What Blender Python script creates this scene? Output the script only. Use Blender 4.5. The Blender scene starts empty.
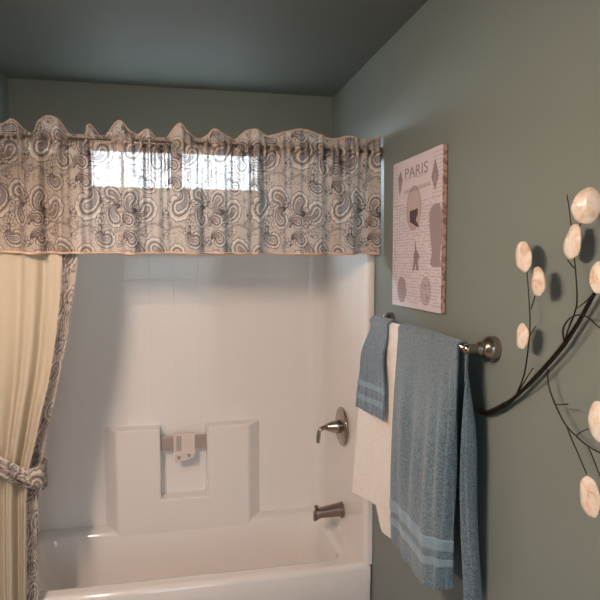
import bpy, bmesh, math, random
import numpy as np
from mathutils import Vector, Matrix
random.seed(7); rng = np.random.default_rng(7)
C = bpy.context.scene.collection
PI = math.pi
H = 1.61                       # eye height of the photographer (m)
R = 0.806; L = -0.714          # right / left wall
D = 2.986                      # back wall of the tub alcove
CEIL = H + 0.826
YF = -1.05                     # wall behind the photographer
F = 600.0; PIT = math.atan(39 / F); YAW = math.atan(128 * math.cos(PIT) / F)

# ------------------------------------------------------------------ helpers
def ray(u, v):
    r = (u - 300) / F; up = (300 - v) / F
    f = math.cos(PIT) + up * math.sin(PIT); z = -math.sin(PIT) + up * math.cos(PIT)
    return f * math.sin(YAW) + r * math.cos(YAW), f * math.cos(YAW) - r * math.sin(YAW), z
def onX(u, v, X): x, y, z = ray(u, v); t = X / x; return Vector((X, y * t, z * t + H))
def onY(u, v, Y): x, y, z = ray(u, v); t = Y / y; return Vector((x * t, Y, z * t + H))

def srgb(r, g, b):
    f = lambda c: (c / 12.92) if c <= .04045 else ((c + .055) / 1.055) ** 2.4
    return (f(r / 255), f(g / 255), f(b / 255), 1)

def link(name, me, m=None, parent=None, smooth=True):
    o = bpy.data.objects.new(name, me); C.objects.link(o)
    if m is not None: me.materials.append(m)
    if parent is not None: o.parent = parent
    if smooth:
        me.polygons.foreach_set('use_smooth', [True] * len(me.polygons))
    return o
def from_bm(name, bm, m, parent=None, smooth=True, recalc=True):
    if recalc: bmesh.ops.recalc_face_normals(bm, faces=bm.faces)
    me = bpy.data.meshes.new(name); bm.to_mesh(me); bm.free()
    return link(name, me, m, parent, smooth)
def tag(o, label, cat=None, group=None):
    o['label'] = label
    if cat: o['category'] = cat
    if group: o['group'] = group
    return o
def thing(name, label, cat, loc=(0, 0, 0)):
    o = bpy.data.objects.new(name, None); C.objects.link(o); o.location = loc
    o.empty_display_size = .05
    return tag(o, label, cat)
def struct(o): o['kind'] = 'structure'; return o
def under(child, parent):      # keep world placement: parents only carry a location
    child.parent = parent
    child.matrix_parent_inverse = Matrix.Translation(-Vector(parent.location))
    return child
def box_bm(x0, x1, y0, y1, z0, z1, bm=None):
    bm = bm or bmesh.new()
    r = bmesh.ops.create_cube(bm, size=1)
    for v in r['verts']:
        v.co = Vector(((x0 + x1) / 2 + v.co.x * (x1 - x0), (y0 + y1) / 2 + v.co.y * (y1 - y0), (z0 + z1) / 2 + v.co.z * (z1 - z0)))
    return bm
def bevel_mod(o, w, s=3):
    m = o.modifiers.new('bevel', 'BEVEL'); m.width = w; m.segments = s; m.limit_method = 'ANGLE'; m.angle_limit = math.radians(35)
    return o
def spline(pts, n):            # Catmull-Rom through points
    P = [np.array(p, float) for p in pts]
    P = [2 * P[0] - P[1]] + P + [2 * P[-1] - P[-2]]
    out = []
    for i in range(1, len(P) - 2):
        for k in range(n):
            t = k / n; a, b, c, d = P[i - 1], P[i], P[i + 1], P[i + 2]
            out.append(.5 * ((2 * b) + (-a + c) * t + (2 * a - 5 * b + 4 * c - d) * t * t + (-a + 3 * b - 3 * c + d) * t ** 3))
    out.append(P[-2]); return out
def tube_bm(path, rad, seg=10, bm=None, caps=True):
    bm = bm or bmesh.new(); path = [Vector(p) for p in path]; n = len(path)
    if not hasattr(rad, '__len__'): rad = [rad] * n
    rings = []; nrm = None
    for i, p in enumerate(path):
        t = (path[min(i + 1, n - 1)] - path[max(i - 1, 0)]).normalized()
        if nrm is None:
            nrm = t.orthogonal().normalized()
        else:
            nrm = (nrm - t * nrm.dot(t)).normalized()
        b = t.cross(nrm)
        rings.append([bm.verts.new(p + (nrm * math.cos(2 * PI * k / seg) + b * math.sin(2 * PI * k / seg)) * rad[i]) for k in range(seg)])
    for a, b in zip(rings, rings[1:]):
        for k in range(seg): bm.faces.new((a[k], a[(k + 1) % seg], b[(k + 1) % seg], b[k]))
    if caps: bm.faces.new(rings[0][::-1]); bm.faces.new(rings[-1])
    return bm
def lathe_bm(prof, origin, axis, seg=40, bm=None):     # prof: (distance along axis, radius)
    bm = bm or bmesh.new(); ax = Vector(axis).normalized(); n = ax.orthogonal().normalized(); b = ax.cross(n); o = Vector(origin)
    rings = [[bm.verts.new(o + ax * d + (n * math.cos(2 * PI * k / seg) + b * math.sin(2 * PI * k / seg)) * max(r, 1e-4)) for k in range(seg)] for d, r in prof]
    for A, B in zip(rings, rings[1:]):
        for k in range(seg): bm.faces.new((A[k], A[(k + 1) % seg], B[(k + 1) % seg], B[k]))
    bm.faces.new(rings[0][::-1]); bm.faces.new(rings[-1])
    return bm
def grid_mesh(name, P):        # P: (rows, cols, 3) array
    r, c = P.shape[:2]; me = bpy.data.meshes.new(name)
    idx = np.arange(r * c).reshape(r, c)
    f = np.stack([idx[:-1, :-1], idx[:-1, 1:], idx[1:, 1:], idx[1:, :-1]], -1).reshape(-1, 4)
    me.vertices.add(r * c); me.vertices.foreach_set('co', P.reshape(-1).astype(np.float32))
    me.loops.add(f.size); me.loops.foreach_set('vertex_index', f.reshape(-1).astype(np.int32))
    me.polygons.add(len(f)); me.polygons.foreach_set('loop_start', (np.arange(len(f)) * 4).astype(np.int32))
    me.update(calc_edges=True); me.validate()
    return me
def set_colors(me, rgb):       # linear rgb per vertex: the dye of the cloth / the print
    a = me.color_attributes.new('dye', 'FLOAT_COLOR', 'POINT')
    a.data.foreach_set('color', np.concatenate([rgb, np.ones((len(rgb), 1))], 1).reshape(-1).astype(np.float32))
def to_lin(c):
    c = np.asarray(c, float) / 255; return np.where(c <= .04045, c / 12.92, ((c + .055) / 1.055) ** 2.4)

# ------------------------------------------------------------------ materials
def mat(name, col, rough=.5, metal=0, **kw):
    m = bpy.data.materials.new(name); m.use_nodes = True
    b = m.node_tree.nodes['Principled BSDF']
    b.inputs['Base Color'].default_value = col if len(col) == 4 else (*col, 1)
    b.inputs['Roughness'].default_value = rough; b.inputs['Metallic'].default_value = metal
    for k, v in kw.items(): b.inputs[k.replace('_', ' ')].default_value = v
    return m
def nodes(m): return m.node_tree.nodes, m.node_tree.links, m.node_tree.nodes['Principled BSDF']
def add_bump(m, scale, strength, dist=.002, detail=3, rough=.5, stretch=None):
    N, K, b = nodes(m); tc = N.new('ShaderNodeTexCoord'); nz = N.new('ShaderNodeTexNoise'); bp = N.new('ShaderNodeBump')
    nz.inputs['Scale'].default_value = scale; nz.inputs['Detail'].default_value = detail; nz.inputs['Roughness'].default_value = rough
    src = tc.outputs['Object']
    if stretch:
        mp = N.new('ShaderNodeMapping'); mp.inputs['Scale'].default_value = stretch; K.new(src, mp.inputs[0]); src = mp.outputs[0]
    K.new(src, nz.inputs['Vector']); K.new(nz.outputs['Fac'], bp.inputs['Height'])
    bp.inputs['Strength'].default_value = strength; bp.inputs['Distance'].default_value = dist
    K.new(bp.outputs[0], b.inputs['Normal']); return m
def add_mottle(m, c1, c2, scale, detail=3, lo=.35, hi=.65):
    N, K, b = nodes(m); tc = N.new('ShaderNodeTexCoord'); nz = N.new('ShaderNodeTexNoise'); cr = N.new('ShaderNodeValToRGB')
    nz.inputs['Scale'].default_value = scale; nz.inputs['Detail'].default_value = detail
    cr.color_ramp.elements[0].position = lo; cr.color_ramp.elements[1].position = hi
    cr.color_ramp.elements[0].color = c1; cr.color_ramp.elements[1].color = c2
    K.new(tc.outputs['Object'], nz.inputs['Vector']); K.new(nz.outputs['Fac'], cr.inputs[0]); K.new(cr.outputs[0], b.inputs['Base Color']); return m

paint = add_bump(mat('sage_wall_paint', (.195, .232, .218), .45), 160, .12, .002)
ceil_paint_dim = add_bump(mat('sage_paint_dimmed', (.112, .130, .118), .7), 120, .15, .002)  # the walls' sage paint, with the ceiling's dimness put into its colour
floor_mat = mat('vinyl_floor', (.35, .30, .25), .5)
def tile_floor(m):
    N, K, b = nodes(m); tc = N.new('ShaderNodeTexCoord'); br = N.new('ShaderNodeTexBrick'); br.offset = 0
    br.inputs['Scale'].default_value = 1; br.inputs['Brick Width'].default_value = .3; br.inputs['Row Height'].default_value = .3
    br.inputs['Mortar Size'].default_value = .004; br.inputs['Color1'].default_value = (.36, .31, .26, 1); br.inputs['Color2'].default_value = (.33, .28, .24, 1)
    br.inputs['Mortar'].default_value = (.2, .18, .16, 1); K.new(tc.outputs['Object'], br.inputs['Vector']); K.new(br.outputs['Color'], b.inputs['Base Color'])
tile_floor(floor_mat)
white_trim = mat('white_trim_paint', (.75, .73, .69), .4)

def acrylic(name, tiles=False, axis='XZ'):
    m = mat(name, (.88, .85, .83), .09); N, K, b = nodes(m)
    b.inputs['Coat Weight'].default_value = .15; b.inputs['Coat Roughness'].default_value = .08
    if tiles:                  # square tile pattern moulded into the wall surround, 11.5 cm pitch
        tc = N.new('ShaderNodeTexCoord'); sp = N.new('ShaderNodeSeparateXYZ'); K.new(tc.outputs['Object'], sp.inputs[0])
        hs = []
        for ch, off in ((axis[0], .05), (axis[1], .033)):
            a = N.new('ShaderNodeMath'); a.operation = 'MULTIPLY_ADD'; a.inputs[1].default_value = 1 / .115; a.inputs[2].default_value = off / .115 + 50
            K.new(sp.outputs[ch], a.inputs[0])
            f = N.new('ShaderNodeMath'); f.operation = 'FRACT'; K.new(a.outputs[0], f.inputs[0])
            s = N.new('ShaderNodeMath'); s.operation = 'SUBTRACT'; s.inputs[1].default_value = .5; K.new(f.outputs[0], s.inputs[0])
            ab = N.new('ShaderNodeMath'); ab.operation = 'ABSOLUTE'; K.new(s.outputs[0], ab.inputs[0]); hs.append(ab)
        mn = N.new('ShaderNodeMath'); mn.operation = 'MINIMUM'; K.new(hs[0].outputs[0], mn.inputs[0]); K.new(hs[1].outputs[0], mn.inputs[1])
        mr = N.new('ShaderNodeMapRange'); mr.interpolation_type = 'SMOOTHSTEP'; mr.inputs['From Min'].default_value = 0; mr.inputs['From Max'].default_value = .022
        K.new(mn.outputs[0], mr.inputs['Value'])
        bp = N.new('ShaderNodeBump'); bp.inputs['Strength'].default_value = .28; bp.inputs['Distance'].default_value = .0016
        # the pattern runs from 0.8 m up to the top
        K.new(mr.outputs[0], bp.inputs['Height']); K.new(bp.outputs[0], b.inputs['Normal'])
    else:
        nz = N.new('ShaderNodeTexNoise'); nz.inputs['Scale'].default_value = 9; tc = N.new('ShaderNodeTexCoord'); bp = N.new('ShaderNodeBump')
        bp.inputs['Strength'].default_value = .06; bp.inputs['Distance'].default_value = .004
        K.new(tc.outputs['Object'], nz.inputs['Vector']); K.new(nz.outputs['Fac'], bp.inputs['Height']); K.new(bp.outputs[0], b.inputs['Normal'])
    return m
tub_mat = acrylic('glossy_white_fibreglass')
tile_back = acrylic('moulded_tile_fibreglass', True, 'XZ')
tile_side = acrylic('moulded_tile_fibreglass_side', True, 'YZ')
nickel = add_bump(mat('brushed_nickel', srgb(172, 158, 148), .24, 1), 60, .03, .001)
satin = add_bump(mat('satin_nickel', srgb(150, 132, 122), .36, 1), 90, .04, .001)
bronze = mat('dark_bronze_wire', (.022, .016, .013), .42, .6); add_bump(bronze, 220, .4, .001)
rod_mat = mat('pewter_rod', (.22, .20, .18), .35, .8)

def fabric(name, attr=True, col=(.7, .6, .5, 1), thru=.16, trans=.30):
    m = bpy.data.materials.new(name); m.use_nodes = True; N, K = m.node_tree.nodes, m.node_tree.links
    N.clear(); out = N.new('ShaderNodeOutputMaterial'); d = N.new('ShaderNodeBsdfDiffuse'); t = N.new('ShaderNodeBsdfTranslucent'); tr = N.new('ShaderNodeBsdfTransparent')
    sh = N.new('ShaderNodeBsdfSheen') if False else None
    m1 = N.new('ShaderNodeMixShader'); m2 = N.new('ShaderNodeMixShader')
    tc = N.new('ShaderNodeTexCoord'); nz = N.new('ShaderNodeTexNoise'); nz.inputs['Scale'].default_value = 420; nz.inputs['Detail'].default_value = 2
    K.new(tc.outputs['Object'], nz.inputs['Vector'])
    bp = N.new('ShaderNodeBump'); bp.inputs['Strength'].default_value = .35; bp.inputs['Distance'].default_value = .0012; K.new(nz.outputs['Fac'], bp.inputs['Height'])
    K.new(bp.outputs[0], d.inputs['Normal'])
    if attr:
        at = N.new('ShaderNodeAttribute'); at.attribute_name = 'dye'
        K.new(at.outputs['Color'], d.inputs['Color']); K.new(at.outputs['Color'], t.inputs['Color'])
    else:
        d.inputs['Color'].default_value = col; t.inputs['Color'].default_value = col
    m1.inputs[0].default_value = trans; m2.inputs[0].default_value = thru
    if thru:
        lw = N.new('ShaderNodeLayerWeight'); lw.inputs[0].default_value = .45; i1 = N.new('ShaderNodeMath'); i1.operation = 'SUBTRACT'; i1.inputs[0].default_value = 1; K.new(lw.outputs['Facing'], i1.inputs[1])
        p1 = N.new('ShaderNodeMath'); p1.operation = 'POWER'; p1.inputs[1].default_value = 2.2; K.new(i1.outputs[0], p1.inputs[0])
        bw = N.new('ShaderNodeRGBToBW'); K.new(at.outputs['Color'], bw.inputs[0]); p2 = N.new('ShaderNodeMath'); p2.operation = 'MULTIPLY'; K.new(p1.outputs[0], p2.inputs[0]); K.new(bw.outputs[0], p2.inputs[1])
        p3 = N.new('ShaderNodeMath'); p3.operation = 'MULTIPLY'; p3.inputs[1].default_value = thru * 2.8; K.new(p2.outputs[0], p3.inputs[0]); K.new(p3.outputs[0], m2.inputs[0])
    K.new(d.outputs[0], m1.inputs[1]); K.new(t.outputs[0], m1.inputs[2]); K.new(m1.outputs[0], m2.inputs[1]); K.new(tr.outputs[0], m2.inputs[2])
    K.new(m2.outputs[0], out.inputs[0]); return m
paisley_cloth = fabric('paisley_cotton', thru=.036, trans=.25)
paisley_thick = fabric('paisley_cotton_lined', thru=0, trans=.08)
cream_cloth = fabric('cream_curtain_cloth', False, srgb(204, 194, 174), 0, .12)
peach_trim = fabric('peach_piping_cloth', False, srgb(232, 200, 176), 0, .1)
taupe_trim = fabric('taupe_piping_cloth', False, srgb(214, 190, 170), 0, .1)

def terry(name, col, col2, s=.9):
    m = mat(name, col, 1.0); add_mottle(m, tuple(c * (.82 if s > .8 else .95) for c in col[:3]) + (1,), tuple(c * (1.08 if s > .8 else 1.0) for c in col2[:3]) + (1,), 170, 5, .38, .62); N, K, b = nodes(m)
    b.inputs['Sheen Weight'].default_value = .35; b.inputs['Sheen Roughness'].default_value = .6; b.inputs['Specular IOR Level'].default_value = .1
    tc = N.new('ShaderNodeTexCoord'); vo = N.new('ShaderNodeTexVoronoi'); vo.inputs['Scale'].default_value = 330
    bp = N.new('ShaderNodeBump'); bp.inputs['Strength'].default_value = s; bp.inputs['Distance'].default_value = .003; bp.invert = True
    K.new(tc.outputs['Object'], vo.inputs['Vector']); K.new(vo.outputs['Distance'], bp.inputs['Height']); K.new(bp.outputs[0], b.inputs['Normal']); return m
terry_blue = terry('blue_terry', srgb(90, 115, 131), srgb(110, 135, 149))
terry_white = terry('cream_terry', srgb(246, 237, 230), srgb(252, 246, 240), .7)
band_blue = terry('blue_flat_weave', srgb(122, 150, 166), srgb(132, 158, 174), .15)

# ------------------------------------------------------------------ paisley cloth design (drawn into an array, one repeat)
TS = 420; TW, TH = .41, .41
def new_tile(base): return np.ones((TS, TS, 3)) * np.array(base, float)
tile = new_tile((204, 194, 184))
def _bbox(pts, pad):
    a = np.floor(pts.min(0) - pad).astype(int); b = np.ceil(pts.max(0) + pad).astype(int)
    xs = np.arange(a[0], b[0] + 1); ys = np.arange(a[1], b[1] + 1); return xs, ys
def put(img, xs, ys, A, col):
    if xs.size > img.shape[1]: A = A[:, :img.shape[1]]; xs = xs[:img.shape[1]]
    ix = np.ix_(ys % img.shape[0], xs % img.shape[1]); A = A[..., None]
    img[ix] = img[ix] * (1 - A) + np.array(col, float) * A
def stroke(img, pts, w, col, a=1., closed=False):
    pts = np.array(pts, float)
    if closed: pts = np.vstack([pts, pts[:1]])
    xs, ys = _bbox(pts, w + 2); X, Y = np.meshgrid(xs, ys); d = np.full(X.shape, 1e9)
    for p, q in zip(pts[:-1], pts[1:]):
        v = q - p; l2 = max((v ** 2).sum(), 1e-9); t = np.clip(((X - p[0]) * v[0] + (Y - p[1]) * v[1]) / l2, 0, 1)
        d = np.minimum(d, np.hypot(X - p[0] - t * v[0], Y - p[1] - t * v[1]))
    put(img, xs, ys, np.clip(w / 2 + .5 - d, 0, 1) * a, col)
def fill(img, pts, col, a=1.):
    pts = np.array(pts, float); xs, ys = _bbox(pts, 2); X, Y = np.meshgrid(xs, ys); ins = np.zeros(X.shape, bool)
    q = np.roll(pts, -1, 0)
    for (x0, y0), (x1, y1) in zip(pts, q):
        if y0 == y1: continue
        c = ((Y >= y0) != (Y >= y1)) & (X < (x1 - x0) * (Y - y0) / (y1 - y0) + x0); ins ^= c
    put(img, xs, ys, ins * a, col)
def disc(img, x, y, r, col): stroke(img, [(x, y), (x + .01, y)], 2 * r, col)
DK = (80, 70, 74); DK2 = (104, 92, 92); LT = (226, 219, 210); MD = (146, 132, 122); BG = (150, 146, 146)
def comma(cx, cy, S, rot, flip, k=1., scal=0., n=60, tail=1.0):
    """paisley outline: a circular bulb whose tail sweeps up and curls over; k scales the width, scal adds scallops"""
    s = np.linspace(0, 1, n)                              # spine from bulb centre to tail tip
    r = .5 * (1 - s) ** .85 * k
    a = s * 2.6 * tail; sx = .75 * np.sin(a) * (1 - .25 * s) ; sy = .95 * (1 - np.cos(a)) * .62
    tx, ty = np.gradient(sx), np.gradient(sy); l = np.hypot(tx, ty) + 1e-9; tx /= l; ty /= l
    ph = np.linspace(0, PI, 26)[1:-1]
    f = lambda u: 1 + scal * np.abs(np.sin(u))
    u1 = np.arange(n) * .42
    sideA = np.stack([sx - ty * r * f(u1), sy + tx * r * f(u1)], 1)      # left of spine
    sideB = np.stack([sx + ty * r * f(u1), sy - tx * r * f(u1)], 1)
    cap = np.stack([sx[0] - (np.cos(ph) * -ty[0] * -1 + 0) * 0, ph], 1)
    d0 = np.array([tx[0], ty[0]]); n0 = np.array([-ty[0], tx[0]])
    u2 = ph * 5.5
    cap = np.array([[0, 0]] * 0 + [(n0 * math.cos(p) - d0 * math.sin(p)) * r[0] * (1 + scal * abs(math.sin(u_))) for p, u_ in zip(ph, u2)])
    P = np.vstack([sideB[::-1], cap[::-1], sideA])
    if flip: P[:, 0] *= -1
    c, t = math.cos(rot), math.sin(rot)
    return P @ np.array([[c, t], [-t, c]]) * S + [cx, cy]
def along(P, step):
    d = np.concatenate([[0], np.cumsum(np.hypot(*np.diff(P, axis=0).T))]); t = np.arange(0, d[-1], step)
    return np.stack([np.interp(t, d, P[:, 0]), np.interp(t, d, P[:, 1])], 1)
def paisley(img, cx, cy, S, rot, flip, kind=0):
    P = comma(cx, cy, S, rot, flip, 1.42, .12); fill(img, P, LT, .9); stroke(img, P, 2.6, DK, .95, True)
    P = comma(cx, cy, S, rot, flip, 1.12); 
    for x, y in along(P, 7.5): disc(img, x, y, 1.6, DK2)
    P = comma(cx, cy, S, rot, flip, .95); fill(img, P, MD if kind == 0 else BG, .95); stroke(img, P, 2.4, DK, .95, True)
    P = comma(cx, cy, S, rot, flip, .66, .14); fill(img, P, LT, .95); stroke(img, P, 1.8, DK2, .9, True)
    P = comma(cx, cy, S, rot, flip, .40); fill(img, P, BG if kind == 0 else MD, .95); stroke(img, P, 1.8, DK, .9, True)
    curl(img, cx, cy, .14 * S, 1.2, 0, -1 if flip else 1, 1.8, LT)
def leaf(img, x, y, l, w, ang):
    t = np.linspace(0, 1, 14); c, s = math.cos(ang), math.sin(ang)
    up = np.stack([t * l, np.sin(t * PI) * w], 1); dn = np.stack([t * l, -np.sin(t * PI) * w], 1)[::-1]
    P = np.vstack([up, dn]) @ np.array([[c, s], [-s, c]]) + [x, y]
    fill(img, P, LT, .8); stroke(img, P, 2.2, DK, .9, True); stroke(img, [(x + c * l * .15, y + s * l * .15), (x + c * l * .7, y + s * l * .7)], 2.2, MD, .8)
def sprig(img, x, y, ang, n=3, l=24):
    for i in range(n):
        a = ang + (i - (n - 1) / 2) * .8; leaf(img, x + 4 * math.cos(a), y + 4 * math.sin(a), l, l * .23, a)
def flower(img, x, y, r):
    for k in range(6):
        a = k * PI / 3; disc(img, x + r * math.cos(a), y + r * math.sin(a), r * .56, DK2)
    for k in range(6):
        a = k * PI / 3; disc(img, x + r * math.cos(a), y + r * math.sin(a), r * .36, LT)
    disc(img, x, y, r * .5, MD)
def curl(img, x, y, r, turns=1.5, a0=0, hand=1, w=2.0, col=DK):
    t = np.linspace(0, 1, 34); rr = r * (1 - .85 * t); a = a0 + hand * turns * 2 * PI * t
    stroke(img, np.stack([x + rr * np.cos(a), y + rr * np.sin(a)], 1), w, col, .85)
# ground: fine vermicelli scrolls
g = np.arange(TS) * 2 * PI / TS; GX, GY = np.meshgrid(g, g); v = np.zeros((TS, TS))
for k in range(60):
    an, fq = rng.uniform(0, 2 * PI), rng.uniform(20, 30); v += np.sin(GX * round(fq * math.cos(an)) + GY * round(fq * math.sin(an)) + rng.uniform(0, 6.28))
lines = np.clip(1 - np.abs(v) / 2.3, 0, 1)[..., None]
tile = tile * (1 - .6 * lines) + np.array((118, 104, 100)) * .6 * lines
for i in range(26): curl(tile, rng.uniform(0, TS), rng.uniform(0, TS), rng.uniform(9, 15), 1.5, rng.uniform(0, 6), rng.choice([-1, 1]), 2.2, DK2)
for bx, by, mir in ((0, 0, 0), (210, 210, 0), (210, 10, 1), (0, 220, 1)):      # half-drop arrangement, mirrored between
    mx_ = (lambda x: 210 - x) if mir else (lambda x: x); ma = (lambda a: PI - a) if mir else (lambda a: a)
    for off, wd, cl in ((0, 9, DK2), (0, 5.5, LT), (0, 2, DK2)):
        stroke(tile, [(bx + mx_(a * 26 + 10), by + 8 + 16 * math.sin(a * .9) + off) for a in np.linspace(0, 5 if mir else 7, 50)], wd, cl, .9)
    if mir:
        paisley(tile, bx + 130, by + 80, 58, 1.2, True, 1); paisley(tile, bx + 52, by + 120, 50, -2.4, False); paisley(tile, bx + 140, by + 172, 44, .2, True)
        paisley(tile, bx + 44, by + 38, 36, 2.4, False, 1)
    else:
        paisley(tile, bx + 62, by + 96, 70, .3, False); paisley(tile, bx + 158, by + 150, 56, 2.9, True, 1)
        paisley(tile, bx + 176, by + 52, 46, -.7, True); paisley(tile, bx + 58, by + 186, 38, 1.9, False, 1)
    for (x_, y_, a_, n_) in ((116, 118, -.5, 3), (14, 160, 2.2, 3), (112, 22, 1.2, 4), (104, 196, 1.0, 3), (204, 108, .4, 3), (14, 60, 2.8, 3), (118, 74, -1.5, 3), (196, 200, .2, 3)):
        if not mir or n_ == 4 or x_ in (104, 204, 14): sprig(tile, bx + mx_(x_), by + y_, ma(a_), n_, 26)
    flower(tile, bx + mx_(20), by + 30, 7); flower(tile, bx + mx_(140), by + 90, 6); flower(tile, bx + mx_(20), by + 120, 6); flower(tile, bx + mx_(205), by + 30, 6)
tile = np.clip(tile, 0, 255)
def sample(img, u, v, w, h):             # bilinear lookup, metres -> array
    n, m = img.shape[:2]; x = (u / w) * m; y = (v / h) * n
    x0 = np.floor(x).astype(int); y0 = np.floor(y).astype(int); fx = (x - x0)[..., None]; fy = (y - y0)[..., None]
    g = lambda yy, xx: img[yy % n, xx % m]
    return (g(y0, x0) * (1 - fx) * (1 - fy) + g(y0, x0 + 1) * fx * (1 - fy) + g(y0 + 1, x0) * (1 - fx) * fy + g(y0 + 1, x0 + 1) * fx * fy)

# ------------------------------------------------------------------ room shell
T = .12
def slab(name, *b, m=paint):
    o = struct(from_bm(name, box_bm(*b), m, smooth=False)); return o
slab('floor', L - T, R + T, YF - T, D + T, -.1, 0, m=floor_mat)
slab('ceiling', L - T, R + T, YF - T, D + T, CEIL, CEIL + .1, m=ceil_paint_dim)
slab('wall_left', L - T, L, YF - T, D + T, 0, CEIL)
slab('wall_right', R, R + T, YF - T, D + T, 0, CEIL)
bm = box_bm(L, -.36, YF - T, YF, 0, CEIL); box_bm(.40, R, YF - T, YF, 0, CEIL, bm); box_bm(-.36, .40, YF - T, YF, 2.03, CEIL, bm)
struct(from_bm('wall_front', bm, paint, smooth=False))
bm = box_bm(-.36, -.34, YF - T - .01, YF + .012, 0, 2.03); box_bm(.38, .40, YF - T - .01, YF + .012, 0, 2.03, bm); box_bm(-.34, .38, YF - T - .01, YF + .012, 2.01, 2.03, bm)
struct(from_bm('fill_doorway', bm, white_trim, smooth=False))     # unseen open doorway, added to let in cool daylight as fill
WX0, WX1, WZ0, WZ1 = -.40, .455, H + .325, H + .578
bm = bmesh.new()                          # back wall around the window opening
xs = [L, WX0, WX1, R]; zs = [0, WZ0, WZ1, CEIL]
for i in range(3):
    for j in range(3):
        if (i, j) != (1, 1): box_bm(xs[i], xs[i + 1], D, D + T, zs[j], zs[j + 1], bm)
struct(from_bm('wall_back', bm, paint, smooth=False))
wf = bmesh.new()                          # high slider window
fw = .028
box_bm(WX0, WX1, D + .03, D + .08, WZ0, WZ0 + fw, wf); box_bm(WX0, WX1, D + .03, D + .08, WZ1 - fw, WZ1, wf)
box_bm(WX0, WX0 + fw, D + .03, D + .08, WZ0 + fw, WZ1 - fw, wf); box_bm(WX1 - fw, WX1, D + .03, D + .08, WZ0 + fw, WZ1 - fw, wf)
box_bm(.0, .055, D + .035, D + .075, WZ0 + fw, WZ1 - fw, wf)
w1 = struct(from_bm('window_1', wf, white_trim, smooth=False))
glass = bpy.data.materials.new('window_glass'); glass.use_nodes = True
N, K = glass.node_tree.nodes, glass.node_tree.links; N.clear()
o_ = N.new('ShaderNodeOutputMaterial'); g1 = N.new('ShaderNodeBsdfTransparent'); g2 = N.new('ShaderNodeBsdfGlossy'); mx = N.new('ShaderNodeMixShader')
g1.inputs[0].default_value = (.94, .97, .97, 1); g2.inputs['Roughness'].default_value = .02; mx.inputs[0].default_value = .06
K.new(g1.outputs[0], mx.inputs[1]); K.new(g2.outputs[0], mx.inputs[2]); K.new(mx.outputs[0], o_.inputs[0])
for a, b in ((WX0 + fw, 0), (.055, WX1 - fw)):
    p = from_bm('window_pane', box_bm(a, b, D + .053, D + .057, WZ0 + fw, WZ1 - fw), glass, w1, smooth=False)
bevel_mod(struct(from_bm('baseboard_right', box_bm(R - .014, R, YF, 2.30, 0, .09), white_trim, smooth=False)), .005, 2)
bevel_mod(struct(from_bm('baseboard_left', box_bm(L, L + .014, YF, 2.30, 0, .09), white_trim, smooth=False)), .005, 2)

# ------------------------------------------------------------------ bathtub
RIM = H - 1.27; TY0, TY1 = 2.325, D - .004; TX0, TX1 = L + .004, R - .004
def rrect(x0, x1, y0, y1, r, z, n=10):
    out = []
    for cx, cy, a0 in ((x1 - r, y1 - r, 0), (x0 + r, y1 - r, 90), (x0 + r, y0 + r, 180), (x1 - r, y0 + r, 270)):
        for k in range(n + 1):
            a = math.radians(a0 + 90 * k / n); out.append((cx + r * math.cos(a), cy + r * math.sin(a), z))
    return out
rings = [rrect(TX0, TX1, TY0 + .012, TY1, .006, .002), rrect(TX0, TX1, TY0 + .004, TY1, .008, RIM - .07)]
for a in (0, 30, 60, 90):
    s, c = math.sin(math.radians(a)), math.cos(math.radians(a)); d = .022 * (1 - c)
    rings.append(rrect(TX0 + d * .2, TX1 - d * .2, TY0 + d, TY1 - d * .1, .01, RIM - .022 + .022 * s))
rings.append(rrect(TX0 + .012, TX1 - .012, TY0 + .03, TY1 - .012, .02, RIM))
ix0, ix1, iy0, iy1 = TX0 + .09, TX1 - .105, TY0 + .085, TY1 - .115
rings.append(rrect(ix0 - .032, ix1 + .032, iy0 - .032, iy1 + .032, .10, RIM))
for a in (90, 60, 30, 0):
    s = math.sin(math.radians(a))
    q = .025 * math.cos(math.radians(a)) - .025
    rings.append(rrect(ix0 + q, ix1 - q, iy0 + q, iy1 - q, .09, RIM - .025 + .025 * s))
rings.append(rrect(ix0 + .03, ix1 - .02, iy0 + .02, iy1 - .02, .10, RIM - .14))
rings.append(rrect(ix0 + .09, ix1 - .03, iy0 + .035, iy1 - .035, .11, .10))
rings.append(rrect(ix0 + .15, ix1 - .06, iy0 + .07, iy1 - .07, .10, .055))
rings.append(rrect(ix0 + .25, ix1 - .15, iy0 + .16, iy1 - .16, .06, .05))
bm = bmesh.new(); VR = [[bm.verts.new(p) for p in r] for r in rings]
for a, b in zip(VR, VR[1:]):
    n = len(a)
    for k in range(n): bm.faces.new((a[k], a[(k + 1) % n], b[(k + 1) % n], b[k]))
bm.faces.new(VR[-1]); bm.faces.new(VR[0][::-1])
tub = thing('bathtub', 'low white fibreglass bathtub with a rounded front rim filling the alcove', 'bathtub', ((L + R) / 2, TY0 + .3, 0))
under(from_bm('tub_basin', bm, tub_mat), tub)
dr = lathe_bm([(0, .034), (.004, .034), (.006, .028), (.003, .02), (.002, .001)], (ix1 - .17, (iy0 + iy1) / 2, .051), (0, 0, 1), 28)
tag(under(from_bm('drain', dr, nickel), tub), 'round brushed nickel drain ring')

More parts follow.
